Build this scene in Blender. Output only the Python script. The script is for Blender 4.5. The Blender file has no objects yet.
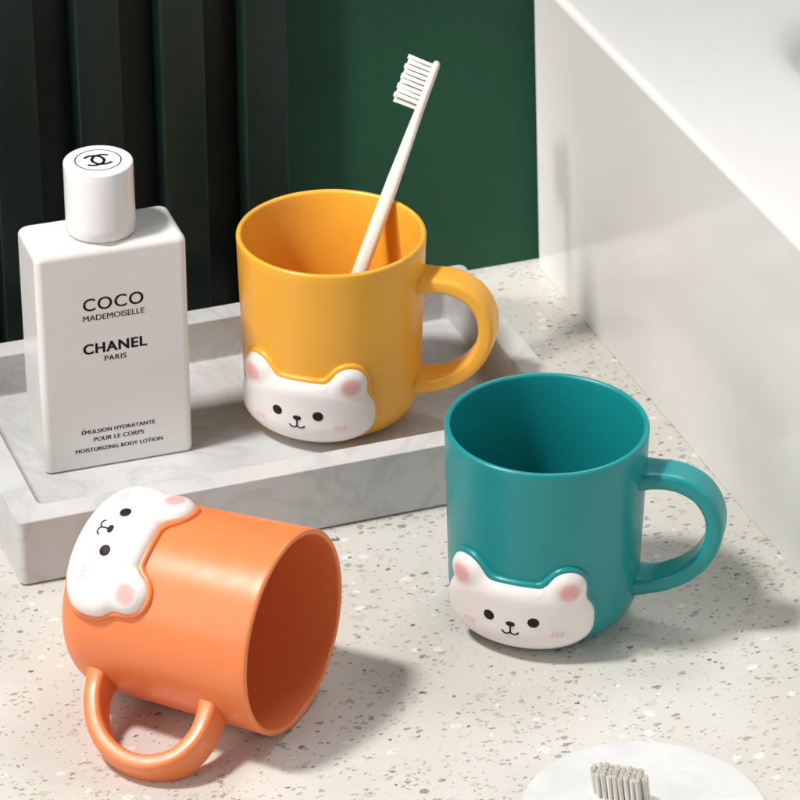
import bpy, math, random
from math import sin, cos, pi, radians, sqrt
from mathutils import Vector, Matrix
random.seed(7)
CM = 0.01
scene = bpy.context.scene
scene.view_settings.view_transform = 'Standard'
scene.view_settings.look = 'None'
scene.view_settings.exposure = 0
coll = scene.collection
ROOM = radians(20)

# ------------------------------------------------------------------ helpers
def meshobj(name, V, F, mat=None, parent=None, loc=None, rot=None, sharp=35, wn=False, label=None, cat=None, fade=None):
    me = bpy.data.meshes.new(name)
    me.from_pydata([tuple(c * CM for c in v) for v in V], [], F)
    me.update()
    for p in me.polygons: p.use_smooth = True
    me.set_sharp_from_angle(angle=radians(sharp))
    if fade is not None:
        at = me.attributes.new("fade", 'FLOAT', 'POINT')
        for i, f in enumerate(fade): at.data[i].value = f
    ob = bpy.data.objects.new(name, me)
    coll.objects.link(ob)
    if mat: me.materials.append(mat)
    if parent: ob.parent = parent
    if loc is not None: ob.location = Vector(loc) * CM
    if rot is not None: ob.rotation_euler = rot
    if wn:
        m = ob.modifiers.new("wn", 'WEIGHTED_NORMAL'); m.keep_sharp = True
    if label: ob["label"] = label
    if cat: ob["category"] = cat
    return ob

def empty(name, label, cat, loc=(0, 0, 0), rot=None, mat=None, group=None):
    ob = bpy.data.objects.new(name, None)
    ob.empty_display_size = 0.01
    coll.objects.link(ob)
    if mat is not None:
        m = mat.to_4x4(); m.translation = Vector(loc) * CM
        ob.matrix_world = m
    else:
        ob.location = Vector(loc) * CM
        if rot is not None: ob.rotation_euler = rot
    ob["label"] = label; ob["category"] = cat
    if group: ob["group"] = group
    return ob

def rrect(w, d, r, z, n=6, cx=0, cy=0):
    pts = []
    for (sx, sy, a0) in ((1, 1, 0), (-1, 1, pi/2), (-1, -1, pi), (1, -1, 3*pi/2)):
        for i in range(n + 1):
            a = a0 + i / n * pi / 2
            pts.append((cx + sx*(w - r) + r*cos(a), cy + sy*(d - r) + r*sin(a), z))
    return pts

def loft(rings, capstart=True, capend=True):
    V = []; F = []; n = len(rings[0])
    for r in rings: V += r
    for k in range(len(rings) - 1):
        for i in range(n):
            j = (i + 1) % n
            F.append((k*n + i, k*n + j, (k+1)*n + j, (k+1)*n + i))
    if capstart: F.append(tuple(range(n))[::-1])
    if capend: F.append(tuple(range((len(rings)-1)*n, len(rings)*n)))
    return V, F

def merge(*parts):
    V = []; F = []
    for v, f in parts:
        o = len(V); V += list(v); F += [tuple(i + o for i in q) for q in f]
    return V, F

def lathe(profile, n=96):
    rings = []
    for (r, z) in profile:
        r = max(r, 0.001)
        rings.append([(r*cos(2*pi*i/n), r*sin(2*pi*i/n), z) for i in range(n)])
    return loft(rings)

def arc(cx, cz, r, a0, a1, n):
    return [(cx + r*cos(radians(a0 + (a1-a0)*i/n)), cz + r*sin(radians(a0 + (a1-a0)*i/n))) for i in range(n + 1)]

# ------------------------------------------------------------------ materials
def newmat(name):
    m = bpy.data.materials.new(name); m.use_nodes = True
    nt = m.node_tree; b = nt.nodes["Principled BSDF"]
    return m, nt, b
def N(nt, t, **kw):
    n = nt.nodes.new(t)
    for k, v in kw.items(): setattr(n, k, v)
    return n
def ramp(nt, pts):
    n = nt.nodes.new('ShaderNodeValToRGB')
    e = n.color_ramp.elements
    while len(e) < len(pts): e.new(0.5)
    for i, (p, c) in enumerate(pts):
        e[i].position = p
        e[i].color = (c, c, c, 1) if isinstance(c, (int, float)) else (*c, 1)
    return n
def mix(nt, fac, a, b, mode='MIX'):
    n = nt.nodes.new('ShaderNodeMix'); n.data_type = 'RGBA'; n.blend_type = mode
    for s, v in ((n.inputs[0], fac), (n.inputs[6], a), (n.inputs[7], b)):
        if hasattr(v, 'is_output'): nt.links.new(v, s)
        elif isinstance(v, (int, float)): s.default_value = v
        else: s.default_value = (*v, 1)
    return n.outputs[2]
def objco(nt, scale=1.0):
    tc = N(nt, 'ShaderNodeTexCoord')
    mp = N(nt, 'ShaderNodeMapping'); mp.inputs['Scale'].default_value = (scale,)*3
    nt.links.new(tc.outputs['Object'], mp.inputs[0])
    return mp.outputs[0]

def plastic(name, col, rough=0.38, bump=0.02, var=0.03, fade_to=None, rvar=0.05, spec=0.5):
    m, nt, b = newmat(name)
    co = objco(nt, 100)
    c = col
    if var > 0:
        nz = N(nt, 'ShaderNodeTexNoise'); nz.inputs['Scale'].default_value = 0.5; nz.inputs['Detail'].default_value = 3
        nt.links.new(co, nz.inputs['Vector'])
        c = mix(nt, nz.outputs['Fac'], tuple(c_*(1-var*2) for c_ in col), col)
    if fade_to:
        at = N(nt, 'ShaderNodeAttribute'); at.attribute_name = "fade"
        r = ramp(nt, [(0.0, 0.0), (0.45, 0.10), (1.0, 1.0)]); r.color_ramp.interpolation = 'EASE'
        nt.links.new(at.outputs['Fac'], r.inputs[0])
        c = mix(nt, r.outputs[0], c, fade_to)
    if hasattr(c, 'is_output'): nt.links.new(c, b.inputs['Base Color'])
    else: b.inputs['Base Color'].default_value = (*c, 1)
    b.inputs['Specular IOR Level'].default_value = spec
    if rvar > 0:
        r2 = ramp(nt, [(0.3, rough-rvar), (0.7, rough+rvar)])
        n3 = N(nt, 'ShaderNodeTexNoise'); n3.inputs['Scale'].default_value = 1.7; n3.inputs['Detail'].default_value = 5
        nt.links.new(co, n3.inputs['Vector']); nt.links.new(n3.outputs['Fac'], r2.inputs[0])
        nt.links.new(r2.outputs[0], b.inputs['Roughness'])
    else: b.inputs['Roughness'].default_value = rough
    if bump > 0:
        n2 = N(nt, 'ShaderNodeTexNoise'); n2.inputs['Scale'].default_value = 18; n2.inputs['Detail'].default_value = 2
        nt.links.new(co, n2.inputs['Vector'])
        bp = N(nt, 'ShaderNodeBump'); bp.inputs['Strength'].default_value = bump*4; bp.inputs['Distance'].default_value = 0.0001
        nt.links.new(n2.outputs['Fac'], bp.inputs['Height']); nt.links.new(bp.outputs[0], b.inputs['Normal'])
    return m

WF = (0.84, 0.795, 0.77)
M_yellow = plastic("yellow_plastic", (0.90, 0.44, 0.045), rough=0.33)
M_teal = plastic("teal_plastic", (0.007, 0.27, 0.28), rough=0.33)
M_orange = plastic("orange_plastic", (0.87, 0.235, 0.075), rough=0.36)
M_white = plastic("white_face", WF, rough=0.36, var=0.01)
M_pink = plastic("pink_ear", (0.80, 0.40, 0.38), rough=0.42, fade_to=WF)
M_blush = plastic("blush", (0.84, 0.55, 0.52), rough=0.42, fade_to=WF)
M_dark = plastic("dark_brown", (0.016, 0.008, 0.006), rough=0.55, spec=0.25)
M_ink = plastic("black_ink", (0.006, 0.006, 0.007), rough=0.6, bump=0, rvar=0, var=0, spec=0.2)
M_brush = plastic("cream_plastic", (0.82, 0.77, 0.68), rough=0.4)
M_bristle = plastic("bristle", (0.88, 0.86, 0.80), rough=0.7, bump=0, var=0, rvar=0)
M_bottle = plastic("bottle_white", (0.83, 0.815, 0.785), rough=0.22, bump=0.0, var=0, rvar=0)
M_cap = plastic("cap_white", (0.85, 0.85, 0.85), rough=0.14, bump=0.0, var=0, rvar=0)
M_tub = plastic("white_acrylic", (0.78, 0.765, 0.745), rough=0.14, bump=0.0, var=0, rvar=0)
M_wall = plastic("green_wall", (0.0100, 0.068, 0.034), rough=0.65, bump=0.06, var=0.06, spec=0.3)
M_slat = plastic("dark_green_slat", (0.004, 0.014, 0.010), rough=0.42, bump=0.05, var=0.15, spec=0.35)

def terrazzo():
    m, nt, b = newmat("terrazzo")
    co = objco(nt, 100)
    nw = N(nt, 'ShaderNodeTexNoise'); nw.inputs['Scale'].default_value = 4; nw.inputs['Detail'].default_value = 3
    nt.links.new(co, nw.inputs['Vector'])
    vm = N(nt, 'ShaderNodeVectorMath', operation='MULTIPLY_ADD')
    nt.links.new(nw.outputs['Color'], vm.inputs[0]); vm.inputs[1].default_value = (0.36,)*3
    nt.links.new(co, vm.inputs[2])
    nb = N(nt, 'ShaderNodeTexNoise'); nb.inputs['Scale'].default_value = 0.22; nb.inputs['Detail'].default_value = 6
    nt.links.new(co, nb.inputs['Vector'])
    col = mix(nt, nb.outputs['Fac'], (0.56, 0.535, 0.49), (0.67, 0.645, 0.60))
    nd = N(nt, 'ShaderNodeTexNoise'); nd.inputs['Scale'].default_value = 0.35; nd.inputs['Detail'].default_value = 2
    nt.links.new(co, nd.inputs['Vector'])
    dens = ramp(nt, [(0.35, 0.6), (0.65, 1.3)]); nt.links.new(nd.outputs['Fac'], dens.inputs[0])
    def layer(col, scale, thr, prob, stops, stretch, rot, soft=22):
        mp = N(nt, 'ShaderNodeMapping'); mp.inputs['Scale'].default_value = (1, stretch, 1)
        mp.inputs['Rotation'].default_value = (0, 0, rot)
        nt.links.new(vm.outputs[0], mp.inputs[0])
        v = N(nt, 'ShaderNodeTexVoronoi'); v.feature = 'F1'; v.inputs['Scale'].default_value = scale
        v.voronoi_dimensions = '2D'
        nt.links.new(mp.outputs[0], v.inputs['Vector'])
        sep = N(nt, 'ShaderNodeSeparateColor'); nt.links.new(v.outputs['Color'], sep.inputs[0])
        mul = N(nt, 'ShaderNodeMath', operation='MULTIPLY'); nt.links.new(sep.outputs[0], mul.inputs[0]); mul.inputs[1].default_value = thr
        gate = N(nt, 'ShaderNodeMath', operation='LESS_THAN'); nt.links.new(sep.outputs[1], gate.inputs[0])
        pm = N(nt, 'ShaderNodeMath', operation='MULTIPLY'); nt.links.new(dens.outputs[0], pm.inputs[0]); pm.inputs[1].default_value = prob
        nt.links.new(pm.outputs[0], gate.inputs[1])
        m2 = N(nt, 'ShaderNodeMath', operation='MULTIPLY'); nt.links.new(mul.outputs[0], m2.inputs[0]); nt.links.new(gate.outputs[0], m2.inputs[1])
        sub = N(nt, 'ShaderNodeMath', operation='SUBTRACT'); nt.links.new(m2.outputs[0], sub.inputs[0]); nt.links.new(v.outputs['Distance'], sub.inputs[1])
        sc = N(nt, 'ShaderNodeMath', operation='MULTIPLY'); nt.links.new(sub.outputs[0], sc.inputs[0]); sc.inputs[1].default_value = soft; sc.use_clamp = True
        rp = ramp(nt, stops); rp.color_ramp.interpolation = 'CONSTANT'
        nt.links.new(sep.outputs[2], rp.inputs[0])
        return mix(nt, sc.outputs[0], col, rp.outputs[0])
    pal = [(0.0, (0.36, 0.34, 0.31)), (0.22, (0.44, 0.42, 0.385)), (0.45, (0.28, 0.265, 0.245)), (0.62, (0.43, 0.375, 0.30)), (0.74, (0.36, 0.35, 0.33)), (0.96, (0.15, 0.14, 0.13))]
    pal2 = [(0.0, (0.74, 0.72, 0.685)), (0.55, (0.54, 0.515, 0.475)), (0.88, (0.54, 0.485, 0.41))]
    col = layer(col, 1.2, 0.36, 0.30, pal2, 1.3, 0.3, 12)
    col = layer(col, 1.7, 0.38, 0.20, pal, 1.9, 0.9, 18)
    col = layer(col, 2.8, 0.37, 0.27, pal, 1.6, -0.5, 18)
    col = layer(col, 5.0, 0.36, 0.18, pal, 1.3, 0.1, 18)
    nt.links.new(col, b.inputs['Base Color'])
    b.inputs['Roughness'].default_value = 0.36
    bp = N(nt, 'ShaderNodeBump'); bp.inputs['Strength'].default_value = 0.12; bp.inputs['Distance'].default_value = 0.0002
    n2 = N(nt, 'ShaderNodeTexNoise'); n2.inputs['Scale'].default_value = 6; n2.inputs['Detail'].default_value = 4
    nt.links.new(co, n2.inputs['Vector']); nt.links.new(n2.outputs['Fac'], bp.inputs['Height'])
    nt.links.new(bp.outputs[0], b.inputs['Normal'])
    return m
M_terr = terrazzo()

def marble(name, base, vein, scale=0.12, amt=0.5, rough=0.3):
    m, nt, b = newmat(name)
    co = objco(nt, 100)
    n1 = N(nt, 'ShaderNodeTexNoise'); n1.inputs['Scale'].default_value = scale; n1.inputs['Detail'].default_value = 9
    n1.inputs['Roughness'].default_value = 0.62; n1.inputs['Distortion'].default_value = 1.6
    nt.links.new(co, n1.inputs['Vector'])
    r1 = ramp(nt, [(0.30, 0.0), (0.46, 0.25), (0.5, 1.0), (0.54, 0.25), (0.72, 0.0)])
    nt.links.new(n1.outputs['Fac'], r1.inputs[0])
    n2 = N(nt, 'ShaderNodeTexNoise'); n2.inputs['Scale'].default_value = 0.35; n2.inputs['Detail'].default_value = 7
    nt.links.new(co, n2.inputs['Vector'])
    c = mix(nt, n2.outputs['Fac'], tuple(x*0.82 for x in base), tuple(min(1, x*1.07) for x in base))
    f = N(nt, 'ShaderNodeMath', operation='MULTIPLY'); nt.links.new(r1.outputs[0], f.inputs[0]); f.inputs[1].default_value = amt
    nt.links.new(mix(nt, f.outputs[0], c, vein), b.inputs['Base Color'])
    b.inputs['Roughness'].default_value = rough
    return m
M_marble = marble("marble", (0.65, 0.65, 0.65), (0.42, 0.42, 0.425), 0.14, 0.48)
M_marble2 = marble("dish_marble", (0.68, 0.68, 0.67), (0.52, 0.52, 0.52), 0.2, 0.3, 0.5)

# ------------------------------------------------------------------ setting
def box(x0, x1, y0, y1, z0, z1):
    V = [(x, y, z) for z in (z0, z1) for y in (y0, y1) for x in (x0, x1)]
    F = [(0, 2, 3, 1), (4, 5, 7, 6), (0, 1, 5, 4), (2, 6, 7, 3), (0, 4, 6, 2), (1, 3, 7, 5)]
    return V, F
V, F = box(-60, 70, -70, 10.6, -3, 0)
counter = meshobj("counter", V, F, M_terr, rot=(0, 0, ROOM)); counter["kind"] = "structure"
V, F = box(-60, 70, 10.2, 13, 0.02, 60)
meshobj("wall", V, F, M_wall, rot=(0, 0, ROOM), label="plain green painted wall behind the stone counter", cat="wall")
parts = [box(-50, -2.2, 9.75, 10.15, 0.05, 58)]
a = -2.2
while a > -50:
    w = 2.0
    r = [rrect(w/2, 0.75, 0.12, z, 3, a - w/2, 8.98) for z in (0.05, 58)]
    parts.append(loft(r))
    a -= 3.75
V, F = merge(*parts)
meshobj("slatted_panel", V, F, M_slat, rot=(0, 0, ROOM), label="dark green slatted panel standing against the green wall", cat="wall panel")

def tub():
    cx, cy = 9.7 + 30, 10.15 - 42
    rings = []
    rings.append(rrect(29.4, 42, 1.0, 0.02, 8, cx, cy))
    rings.append(rrect(29.45, 42, 1.0, 1.0, 8, cx, cy))
    rings.append(rrect(29.93, 42, 1.0, 13.8, 8, cx, cy))
    for i in range(0, 9):
        t = i/8*pi/2
        rings.append(rrect(30 - 0.35*(1-cos(t)), 42 - 0.35*(1-cos(t)), 1.0, 14.65 + 0.35*sin(t), 8, cx, cy))
    rings.append(rrect(28.8, 40.8, 2.0, 15.03, 8, cx, cy))
    rings.append(rrect(24.3, 36.2, 7.0, 15.0, 8, cx, cy))
    for i in range(1, 9):
        t = i/8*pi/2
        rings.append(rrect(23.9 - 2.0*sin(t), 35.8 - 2.0*sin(t), 7.0, 15.0 - 2.0*(1-cos(t)), 8, cx, cy))
    rings.append(rrect(20, 31, 7.0, 7.0, 8, cx, cy))
    rings.append(rrect(18, 28, 7.0, 4.0, 8, cx, cy))
    rings.append(rrect(15, 25, 7.0, 3.0, 8, cx, cy))
    return loft(rings, False, True)
V, F = tub()
meshobj("bathtub", V, F, M_tub, rot=(0, 0, ROOM), sharp=60, wn=True, label="glossy white bathtub with thick rim against green wall", cat="bathtub")

def tray():
    cx, cy = (-19.5+5.1)/2, (-9.0+5.7)/2
    W, D, t, H, fl = 24.6/2, 14.7/2, 1.2, 3.0, 1.0
    b = 0.1
    R = []
    def rg(w, d, r, z): R.append(rrect(w, d, r, z, 4, cx, cy))
    rg(W-b, D-b, .2, .02); rg(W, D, .3, .02+b); rg(W, D, .3, H-b)
    rg(W-b*.3, D-b*.3, .3, H-b*.3); rg(W-b, D-b, .25, H)
    rg(W-t+b, D-t+b, .35, H); rg(W-t+b*.3, D-t+b*.3, .35, H-b*.3); rg(W-t, D-t, .35, H-b)
    rg(W-t, D-t, .35, fl+.15); rg(W-t-.05, D-t-.05, .35, fl+.04); rg(W-t-.15, D-t-.15, .35, fl)
    return loft(R)
V, F = tray()
meshobj("serving_tray", V, F, M_marble, rot=(0, 0, ROOM), wn=True, label="rectangular grey white marble tray holding bottle and yellow mug", cat="tray")

# ------------------------------------------------------------------ mugs
HT = 8.5
CR = 1.5
def r_out(z):
    base = 3.74 + (4.0-3.74)*min(1, max(0, z/HT))
    if z < CR:
        k = (CR - max(z, 0))/CR
        return base - CR*0.85*(1 - sqrt(max(0, 1-k*k)))
    return base
BEAR = radians(-19.5); HAND = radians(77.5)
def on_mug(s, z, h):
    r = r_out(z) + h
    a = BEAR + s/3.95
    return (r*sin(a), -r*cos(a), z)
HC = (0.0, 1.80); HW, HH, HE = 3.30, 1.64, 2.5
PC = (0.0, 0.95)
EARS = [(-2.10, 3.28), (2.10, 3.28)]
ER = 0.82
def head_t(s, z):
    x = abs(s-HC[0])/HW; y = abs(z-HC[1])/HH
    return max(1e-4, (x**HE + y**HE)**(1/HE))
def head_d(s, z):
    e = 1e-3
    t = head_t(s, z)
    g = math.hypot((head_t(s+e, z)-head_t(s-e, z))/(2*e), (head_t(s, z+e)-head_t(s, z-e))/(2*e))
    return (1-t)/max(g, 0.22)
def bear_d(s, z):
    d = head_d(s, z)
    for e in EARS:
        sx = 0.86 if e[0] < 0 else 1.0
        de = ER - math.hypot((s-e[0])*sx, (z-e[1])*0.98)
        k = 0.38
        hh = max(k-abs(d-de), 0)/k
        d = max(d, de) + hh*hh*k*0.25
    return d
FH = 0.50; FWID = 0.72
def face_h(s, z):
    x = min(1, max(0, bear_d(s, z)/FWID))
    return FH*(1-(1-x)**2.4)**0.5
NF = 240
def bear_outline(level):
    R = []
    for i in range(NF):
        a = 2*pi*i/NF; c, s_ = cos(a), sin(a)
        r = 0.4
        hit = 0.4
        while r < 5:
            if bear_d(PC[0]+c*r, PC[1]+s_*r) > level: hit = r
            elif hit > 0.4 and r - hit > 0.1: break
            r += 0.02
        lo, hi = hit, hit+0.02
        for _ in range(14):
            mid = (lo+hi)/2
            if bear_d(PC[0]+c*mid, PC[1]+s_*mid) > level: lo = mid
            else: hi = mid
        R.append(lo)
    return R
def bear_patch(level, hfun, nr, bury):
    R = bear_outline(level)
    V = [on_mug(PC[0], PC[1], hfun(0, *PC))]; F = []
    for k in range(1, nr+1):
        t = sin(pi/2*k/nr)
        for i in range(NF):
            a = 2*pi*i/NF
            s, z = PC[0]+R[i]*t*cos(a), PC[1]+R[i]*t*sin(a)
            V.append(on_mug(s, z, hfun(t, s, z)))
    for i in range(NF):
        a = 2*pi*i/NF
        V.append(on_mug(PC[0]+R[i]*cos(a), PC[1]+R[i]*sin(a), bury))
    for i in range(NF): F.append((0, 1+i, 1+(i+1) % NF))
    for k in range(nr):
        for i in range(NF):
            j = (i+1) % NF
            F.append((1+k*NF+i, 1+(k+1)*NF+i, 1+(k+1)*NF+j, 1+k*NF+j))
    return V, F
def patch(center, outline, hfun, nr=16, nf=72, bury=None, fade=False):
    V = [on_mug(center[0], center[1], hfun(0, *center))]; F = []; T = [0.0]
    ts = [sin(pi/2*(k/nr)) for k in range(1, nr+1)]
    for t in ts:
        for i in range(nf):
            ds, dz = outline(2*pi*i/nf)
            s, z = center[0]+ds*t, center[1]+dz*t
            V.append(on_mug(s, z, hfun(t, s, z))); T.append(t)
    if bury is not None:
        for i in range(nf):
            ds, dz = outline(2*pi*i/nf)
            s, z = center[0]+ds, center[1]+dz
            V.append(on_mug(s, z, bury if not callable(bury) else bury(s, z))); T.append(1.0)
    for i in range(nf): F.append((0, 1+i, 1+(i+1) % nf))
    nk = len(ts) + (1 if bury is not None else 0)
    for k in range(nk-1):
        for i in range(nf):
            j = (i+1) % nf
            F.append((1+k*nf+i, 1+(k+1)*nf+i, 1+(k+1)*nf+j, 1+k*nf+j))
    return (V, F, T) if fade else (V, F)
def sell(w, h, e, tilt=0.0):
    def o(p):
        c, s_ = cos(p), sin(p)
        x = w*math.copysign(abs(c)**(2/e), c); y = h*math.copysign(abs(s_)**(2/e), s_)
        return (x*cos(tilt)-y*sin(tilt), x*sin(tilt)+y*cos(tilt))
    return o

def mug_meshes():
    prof = [(0, .15), (2.1, .15), (2.25, .0)]
    for i in range(0, 17):
        k = i/16
        z = CR*(1-cos(k*pi/2)); prof.append((r_out(z), z))
    for z in (2, 3, 4, 5, 6, 7, 8.0): prof.append((r_out(z), z))
    ro = 4.0; th = .24
    prof += [(ro-th/2+th/2*cos(a_), HT-th/2+th/2*sin(a_)) for a_ in [pi*i/8 for i in range(9)]]
    for z in (8, 7, 6, 5, 4, 3, 2): prof.append((r_out(z)-th, z))
    for i in range(0, 11):
        t = i/10*pi/2
        prof.append((r_out(1.6)-th-1.3*(1-cos(t)), 1.7-1.35*sin(t)))
    prof.append((0, .35))
    body = lathe(prof, 128)
    g = 0.16
    def rimh(t, s, z):
        x = min(1, max(0, (bear_d(s, z)+g)/0.12))
        return 0.17*(1-(1-x)**2)**.5
    body = merge(body, bear_patch(-g, rimh, 44, -0.1))
    ctrl = [(3.6, 6.62), (4.3, 6.72), (5.25, 6.70), (6.15, 6.27), (6.69, 5.42), (6.76, 4.42), (6.40, 3.4), (5.7, 2.6), (4.85, 2.10), (4.2, 1.90), (3.5, 1.80)]
    pts = []
    for i in range(len(ctrl)-1):
        p0 = Vector(ctrl[max(i-1, 0)]); p1_ = Vector(ctrl[i]); p2 = Vector(ctrl[i+1]); p3 = Vector(ctrl[min(i+2, len(ctrl)-1)])
        for k in range(6):
            t = k/6
            pts.append(0.5*((2*p1_) + (p2-p0)*t + (2*p0-5*p1_+4*p2-p3)*t*t + (3*p1_-p0-3*p2+p3)*t**3))
    pts.append(Vector(ctrl[-1]))
    rings = []
    hd = Vector((sin(HAND), -cos(HAND), 0)); hs = Vector((cos(HAND), sin(HAND), 0))
    for i, p in enumerate(pts):
        tg = (pts[min(i+1, len(pts)-1)] - pts[max(i-1, 0)]).normalized()
        nr = Vector((-tg.y, tg.x))
        dist = min(i, len(pts)-1-i)/len(pts)
        fl = max(0, 1-dist/0.16)**2
        hw, ht = 0.76+0.18*fl, 0.36+0.10*fl
        ring = []
        for k in range(40):
            a_ = 2*pi*k/40; e = 4.2
            x = hw*math.copysign(abs(cos(a_))**(2/e), cos(a_)); y = ht*math.copysign(abs(sin(a_))**(2/e), sin(a_))
            q = hd*(p.x + nr.x*y) + Vector((0, 0, 1))*(p.y + nr.y*y) + hs*x
            ring.append(tuple(q))
        rings.append(ring)
    handle = loft(rings)
    face = bear_patch(0, lambda t, s, z: face_h(s, z) if t < 0.9999 else 0.0, 48, -0.1)
    EYE = 0.84
    fl_ = lambda e: (lambda t, s, z: face_h(s, z) + e*(1-t**3)**.5)
    bur = lambda s, z: face_h(s, z)-0.03
    eyes = [patch((sx*EYE, 1.98), sell(.215, .225, 2), fl_(.03), 6, 32, bur) for sx in (-1, 1)]
    nose = patch((0, 1.80), sell(.17, .115, 2.2), fl_(.045), 6, 28, bur)
    mp = []
    for sgn in (-1, 1):
        mp.append([(sgn*.15 + .15*cos(radians(180 + 180*i/10)), 1.46 + .13*sin(radians(180 + 180*i/10))) for i in range(11)])
    mp.append([(0, 1.76), (0, 1.64), (0, 1.54), (0, 1.45)])
    MV, MF = [], []
    for rp in mp:
        rr = []
        for i, (s, z) in enumerate(rp):
            a0 = rp[max(i-1, 0)]; a1 = rp[min(i+1, len(rp)-1)]
            dx, dz = a1[0]-a0[0], a1[1]-a0[1]; L = math.hypot(dx, dz); nx, nz = -dz/L, dx/L
            w = .036; h0 = face_h(s, z)
            rr.append([on_mug(s+nx*w, z+nz*w, h0-.01), on_mug(s+nx*w*.8, z+nz*w*.8, h0+.018),
                       on_mug(s-nx*w*.8, z-nz*w*.8, h0+.018), on_mug(s-nx*w, z-nz*w, h0-.01)])
        MV, MF = merge((MV, MF), loft(rr))
    inner = []
    for sx, e in zip((-1, 1), EARS):
        inner.append(patch((e[0]+sx*.03, e[1]+.06), sell(.54 if sx > 0 else .60, .54, 2), lambda t, s, z: face_h(s, z)+.007, 12, 44, None, True))
    blush = []
    for sx in (-1, 1):
        bv, bf, bt = [], [], []
        for k in (-1, 0, 1):
            v, f, t = patch((sx*1.72 + k*.16, 1.42), sell(.11, .18, 2, -0.4), lambda t, s, z, k=k: face_h(s, z)+.008+.0015*k, 6, 24, None, True)
            o = len(bv); bv += v; bf += [tuple(i+o for i in q) for q in f]; bt += t
        blush.append((bv, bf, bt))
    return dict(body=body, handle=handle, face=face, eyes=eyes, nose=nose, mouth=(MV, MF), inner=inner, blush=blush)
MM = mug_meshes()
def part(name, vf, mat, parent):
    return meshobj(name, vf[0], vf[1], mat, parent, sharp=89 if name == "bear_face" else 60, fade=vf[2] if len(vf) > 2 else None)
def build_mug(mat, label, loc, rotm):
    top = empty("mug", label, "mug", loc, mat=rotm, group="plastic bear mugs")
    part("body", MM['body'], mat, top)
    part("handle", MM['handle'], mat, top)
    f = part("bear_face", MM['face'], M_white, top)
    for k in range(2):
        part("inner_ear", MM['inner'][k], M_pink, f)
        part("eye", MM['eyes'][k], M_dark, f)
        part("cheek", MM['blush'][k], M_blush, f)
    part("nose", MM['nose'], M_dark, f)
    part("mouth", MM['mouth'], M_dark, f)
    return top
I3 = Matrix.Identity(3)
build_mug(M_yellow, "yellow plastic mug with white bear face standing in tray", (-2.89, -2.33, 1.01), I3)
build_mug(M_teal, "teal plastic mug with white bear face standing on counter", (5.71, -16.5, 0.02), I3)
psi = radians(26); tl = math.atan((4.0-3.74)/HT)
ax = Vector((cos(psi)*cos(tl), -sin(psi)*cos(tl), sin(tl)))
nn = Vector((-sin(psi), -cos(psi), 0))
dl = radians(31)
h = (nn*cos(dl) - Vector((0, 0, 1))*sin(dl)); h = (h - ax*h.dot(ax)).normalized()
A = Matrix((h, ax.cross(h), ax)).transposed()
eh = Vector((sin(HAND), -cos(HAND), 0)); ez = Vector((0, 0, 1))
B = Matrix((eh, ez.cross(eh), ez)).transposed()
RO = A @ B.transposed()
rimc = Vector((-3.95, -24.5, 4.03)); basec = rimc - ax*HT
build_mug(M_orange, "orange plastic mug with bear face lying on its side", tuple(basec), RO)

# ------------------------------------------------------------------ bottle
BROT = radians(18.7)
bl = Vector((-14.78, -8.1, 1.01)); be1 = Vector((cos(BROT), sin(BROT), 0)); be2 = Vector((-sin(BROT), cos(BROT), 0))
BW, BD, BH = 6.4, 3.1, 10.3
bc = bl + be1*BW/2 + be2*BD/2
bot = empty("lotion_bottle", "white rectangular lotion bottle with round cap on tray", "bottle", tuple(bc), rot=(0, 0, BROT))
R = []
for (ins, z, r) in ((.14, 0, .2), (.05, .04, .26), (0, .14, .3)):
    R.append(rrect(BW/2-ins, BD/2-ins, r, z, 8))
for i in range(0, 9):
    t = i/8*pi/2
    R.append(rrect(BW/2-.38*(1-cos(t)), BD/2-.38*(1-cos(t)), .3, BH-.38+.38*sin(t), 8))
V, F = loft(R)
meshobj("body", V, F, M_bottle, bot, wn=True, sharp=60)
V, F = lathe([(0, BH-.02), (1.15, BH-.02), (1.15, BH+.22), (0, BH+.22)], 64)
meshobj("neck", V, F, M_cap, bot)
c0 = BH+.10; c1 = c0+3.05
V, F = lathe([(0, c0), (1.40, c0), (1.44, c0+.04), (1.44, c0+.5), (1.43, c1-.5)] + arc(1.33, c1-.10, .10, 0, 90, 6) + [(1.2, c1), (0, c1)], 96)
cap = meshobj("cap", V, F, M_cap, bot, sharp=60)
def flatarc(cx, cy, r0, r1, a0, a1, z0, z1, n=48):
    rings = []
    for i in range(n+1):
        a_ = radians(a0+(a1-a0)*i/n); c, s = cos(a_), sin(a_)
        rings.append([(cx+r0*c, cy+r0*s, z0), (cx+r1*c, cy+r1*s, z0), (cx+r1*c, cy+r1*s, z1), (cx+r0*c, cy+r0*s, z1)])
    return loft(rings)
em = merge(flatarc(0, 0, .91, .96, 0, 360, c1-.01, c1+.008),
           flatarc(.19, 0, .37, .50, 44, 316, c1-.01, c1+.010), flatarc(-.19, 0, .37, .50, 224, 496, c1-.01, c1+.012))
meshobj("emblem", em[0], em[1], M_ink, cap)
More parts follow.
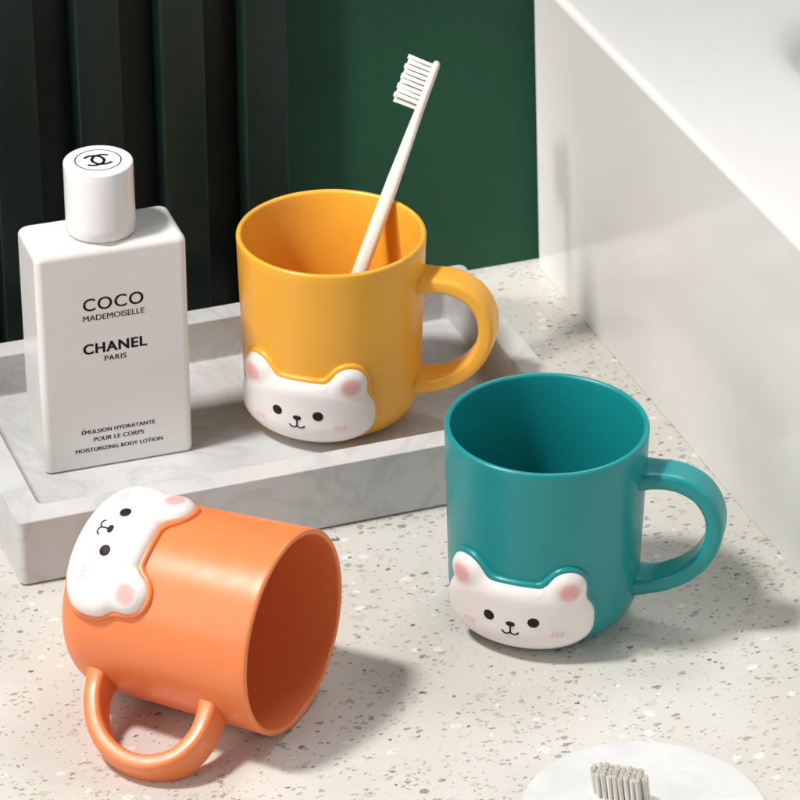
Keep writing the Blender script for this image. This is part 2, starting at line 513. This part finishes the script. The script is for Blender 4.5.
def text(body, z, width, bold=0.0, capx=None, dbl=0.0):
    cu = bpy.data.curves.new("txt", 'FONT'); cu.body = body; cu.size = 1; cu.align_x = 'CENTER'
    cu.offset = bold; cu.extrude = 0.0; cu.resolution_u = 4
    if capx: cu.space_character = capx
    to = bpy.data.objects.new("txt", cu); coll.objects.link(to)
    bpy.context.view_layer.update()
    dg = bpy.context.evaluated_depsgraph_get()
    me = bpy.data.meshes.new_from_object(to.evaluated_get(dg))
    xs = [v.co.x for v in me.vertices]; w = max(xs)-min(xs); cxx = (max(xs)+min(xs))/2
    s = width/w
    fs = [tuple(p.vertices) for p in me.polygons]
    copies = []
    for dx, dy in (((-dbl, 0.006), (dbl, 0.008)) if dbl else ((0, 0.006),)):
        copies.append(([((v.co.x-cxx)*s+dx, -BD/2-dy, z+v.co.y*s) for v in me.vertices], fs))
    if body.startswith("É"):
        x0 = -width/2
        hcap = 0.70*s
        copies.append(([(x0+.06, -BD/2-.007, z+hcap+.03), (x0+.10, -BD/2-.007, z+hcap+.03), (x0+.16, -BD/2-.007, z+hcap+.10), (x0+.11, -BD/2-.007, z+hcap+.10)], [(0, 1, 2, 3)]))
    bpy.data.objects.remove(to)
    V, F = merge(*copies)
    meshobj("printed_lettering", V, F, M_ink, bot)
for a_ in (("COCO", 7.45, 2.55, 0.006, 1.1, .008), ("MADEMOISELLE", 6.98, 2.6, 0.0, 1.0, .006), ("CHANEL", 5.45, 2.7, 0.022, 1.1, .01),
      ("PARIS", 5.02, .92, .0, 1.15, .010), ("ÉMULSION HYDRATANTE", 1.66, 3.15, 0, 1.05, .010), ("POUR LE CORPS", 1.26, 2.15, 0, 1.05, .010),
      ("MOISTURIZING BODY LOTION", .80, 3.75, 0, 1.05, .010)):
    text(*a_)

# ------------------------------------------------------------------ toothbrushes
def brush_meshes(lean):
    st = [(0, .02, .02), (.08, .25, .18), (.3, .42, .28), (2, .5, .32), (6, .48, .33), (8.6, .44, .32), (10.6, .36, .29), (11.9, .27, .25), (13.0, .25, .22),
          (13.5, .34, .2), (13.9, .5, .19), (14.6, .55, .18), (15.4, .53, .18), (15.75, .42, .17), (15.93, .25, .14), (16.0, .03, .03)]
    rings = []
    for (x, hw, ht) in st:
        r = []
        for k in range(28):
            a_ = 2*pi*k/28; e = 2.8
            y = hw*math.copysign(abs(cos(a_))**(2/e), cos(a_)); z = ht*math.copysign(abs(sin(a_))**(2/e), sin(a_))
            r.append((x, y, z))
        rings.append(r)
    hv = loft(rings)
    V = []; F = []
    def add(vf):
        o = len(V); V.extend(vf[0]); F.extend([tuple(i+o for i in q) for q in vf[1]])
    rnd = random.Random(3)
    nx = 10
    for ix in range(nx):
        for iy in range(4):
            x0 = 13.80 + ix*.213; y0 = -.34 + iy*.227
            if (ix in (0, nx-1)) and iy in (0, 3): continue
            lx, ly = lean + rnd.uniform(-.015, .015), rnd.uniform(-.02, .02)
            tuft = (.03 if ix % 2 else -.03) + rnd.uniform(-.015, .015)
            rr_ = .070
            add(loft([[(x0+lx*zz/1.2+rr*cos(2*pi*m/10), y0+ly*zz/1.2+rr*sin(2*pi*m/10), zz) for m in range(10)] for rr, zz in ((rr_*.9, .1), (rr_, .7), (rr_*1.05, 1.02), (rr_*.5, 1.10))]))
            for k in range(80):
                an = rnd.random()*2*pi
                ra = .082*sqrt(rnd.random()*.4+.6) if k < 46 else .078*sqrt(rnd.random())
                bx, by = x0+ra*.95*cos(an), y0+ra*.95*sin(an)
                tx_, ty_ = x0+lx+ra*1.12*cos(an)+rnd.uniform(-.012, .012), y0+ly+ra*1.12*sin(an)+rnd.uniform(-.012, .012)
                hh = 1.20 + tuft + rnd.uniform(-.04, .02)
                rr = .0125
                q0 = [(bx+rr*cos(2*pi*m/3), by+rr*sin(2*pi*m/3), .12) for m in range(3)]
                q1 = [(tx_+rr*.7*cos(2*pi*m/3), ty_+rr*.7*sin(2*pi*m/3), hh) for m in range(3)]
                add(loft([q0, q1]))
    return hv, (V, F)
def build_brush(label, tail, xd, zd, lean):
    HB, BB = brush_meshes(lean)
    xd = Vector(xd).normalized(); zd = Vector(zd); zd = (zd - xd*zd.dot(xd)).normalized()
    m = Matrix((xd, zd.cross(xd), zd)).transposed()
    top = empty("toothbrush", label, "toothbrush", tail, mat=m, group="cream toothbrushes")
    meshobj("handle", HB[0], HB[1], M_brush, top, sharp=60)
    meshobj("bristles", BB[0], BB[1], M_bristle, top)
D = Vector((3.44, 4.4, 8.2)).normalized()
build_brush("cream toothbrush leaning upright inside the yellow mug", tuple(Vector((-3.87, -3.8, 1.75)) - D*.22), D, (-1, 0, 0), 0.03)

dc = Vector((8.93, -31.5, 0.02))
V, F = lathe([(0, 0), (4.3, 0)] + arc(4.3, .30, .30, -90, 0, 8)[1:] + [(4.6, .55)] + arc(4.35, .62, .25, 0, 90, 8)[1:] + [(4.1, .875), (0, .86)], 128)
meshobj("round_dish", V, F, M_marble2, loc=tuple(dc), sharp=60, label="round white marble dish with a toothbrush on it", cat="dish")
xd = Vector((-0.95, 0.30, 0.0)).normalized()
tip = Vector((6.9, -30.85, .88+.34))
build_brush("cream toothbrush lying bristles up on the round dish", tuple(tip - xd*16.0), xd, (0, 0, 1), 0.14)

# ------------------------------------------------------------------ light
w = bpy.data.worlds.new("World"); scene.world = w; w.use_nodes = True
wn = w.node_tree; bg = wn.nodes["Background"]
tc = N(wn, 'ShaderNodeTexCoord'); sx = N(wn, 'ShaderNodeSeparateXYZ'); wn.links.new(tc.outputs['Generated'], sx.inputs[0])
mr = N(wn, 'ShaderNodeMapRange'); mr.inputs[1].default_value = -1; mr.inputs[2].default_value = 1
wn.links.new(sx.outputs['Z'], mr.inputs[0])
wr = ramp(wn, [(0.0, (.10, .095, .09)), (0.50, (.16, .155, .15)), (0.62, (.42, .425, .43)), (1.0, (.30, .305, .315))])
wn.links.new(mr.outputs[0], wr.inputs[0]); wn.links.new(wr.outputs[0], bg.inputs[0]); bg.inputs[1].default_value = 0.46
def area(loc, target, size, power, col=(1, 1, 1), sy=None):
    l = bpy.data.lights.new("key_or_fill_light", 'AREA'); l.energy = power; l.color = col; l.size = size*CM
    if sy: l.shape = 'RECTANGLE'; l.size_y = sy*CM
    o = bpy.data.objects.new("key_or_fill_light", l); coll.objects.link(o)
    o.location = Vector(loc)*CM
    d = Vector(target) - Vector(loc)
    o.rotation_euler = d.to_track_quat('-Z', 'Y').to_euler()
    return o
area((-65, -32, 129), (0, -8, 3), 16, 20.5, (1, 0.975, 0.94))
area((-95, -90, 58), (0, -8, 4), 75, 5.5, (1, 0.985, 0.965))  # added soft fill from front left, lights the sides facing the camera
area((70, -110, 60), (0, -12, 4), 50, 1.8, (1, 0.985, 0.965))  # added fill in place of bounce, lifts the inside of the orange mug
area((30, 45, 110), (14, -5, 15), 45, 7.5, (0.99, 0.99, 1.0))  # added back light that whitens the top of the tub rim
sp = bpy.data.lights.new("key_or_fill_light", 'SPOT'); sp.energy = 42; sp.spot_size = radians(11); sp.spot_blend = 1.0; sp.shadow_soft_size = 0.05  # added spot, brightens the green wall beside the slats so it fades rightwards
so = bpy.data.objects.new("key_or_fill_light", sp); coll.objects.link(so)
so.location = (-0.50, -0.45, 0.70)
so.rotation_euler = (Vector((-0.025, 0.088, 0.10)) - so.location).to_track_quat('-Z', 'Y').to_euler()

# ------------------------------------------------------------------ camera
cam = bpy.data.cameras.new("camera"); co = bpy.data.objects.new("camera", cam); coll.objects.link(co)
scene.camera = co
cam.sensor_width = 36; cam.lens = 171
co.location = (0, -1.439, 0.8307)
co.rotation_euler = (radians(60), 0, 0)
cam.clip_start = 0.05; cam.clip_end = 50
cam.dof.use_dof = True; cam.dof.focus_distance = 1.49; cam.dof.aperture_fstop = 40
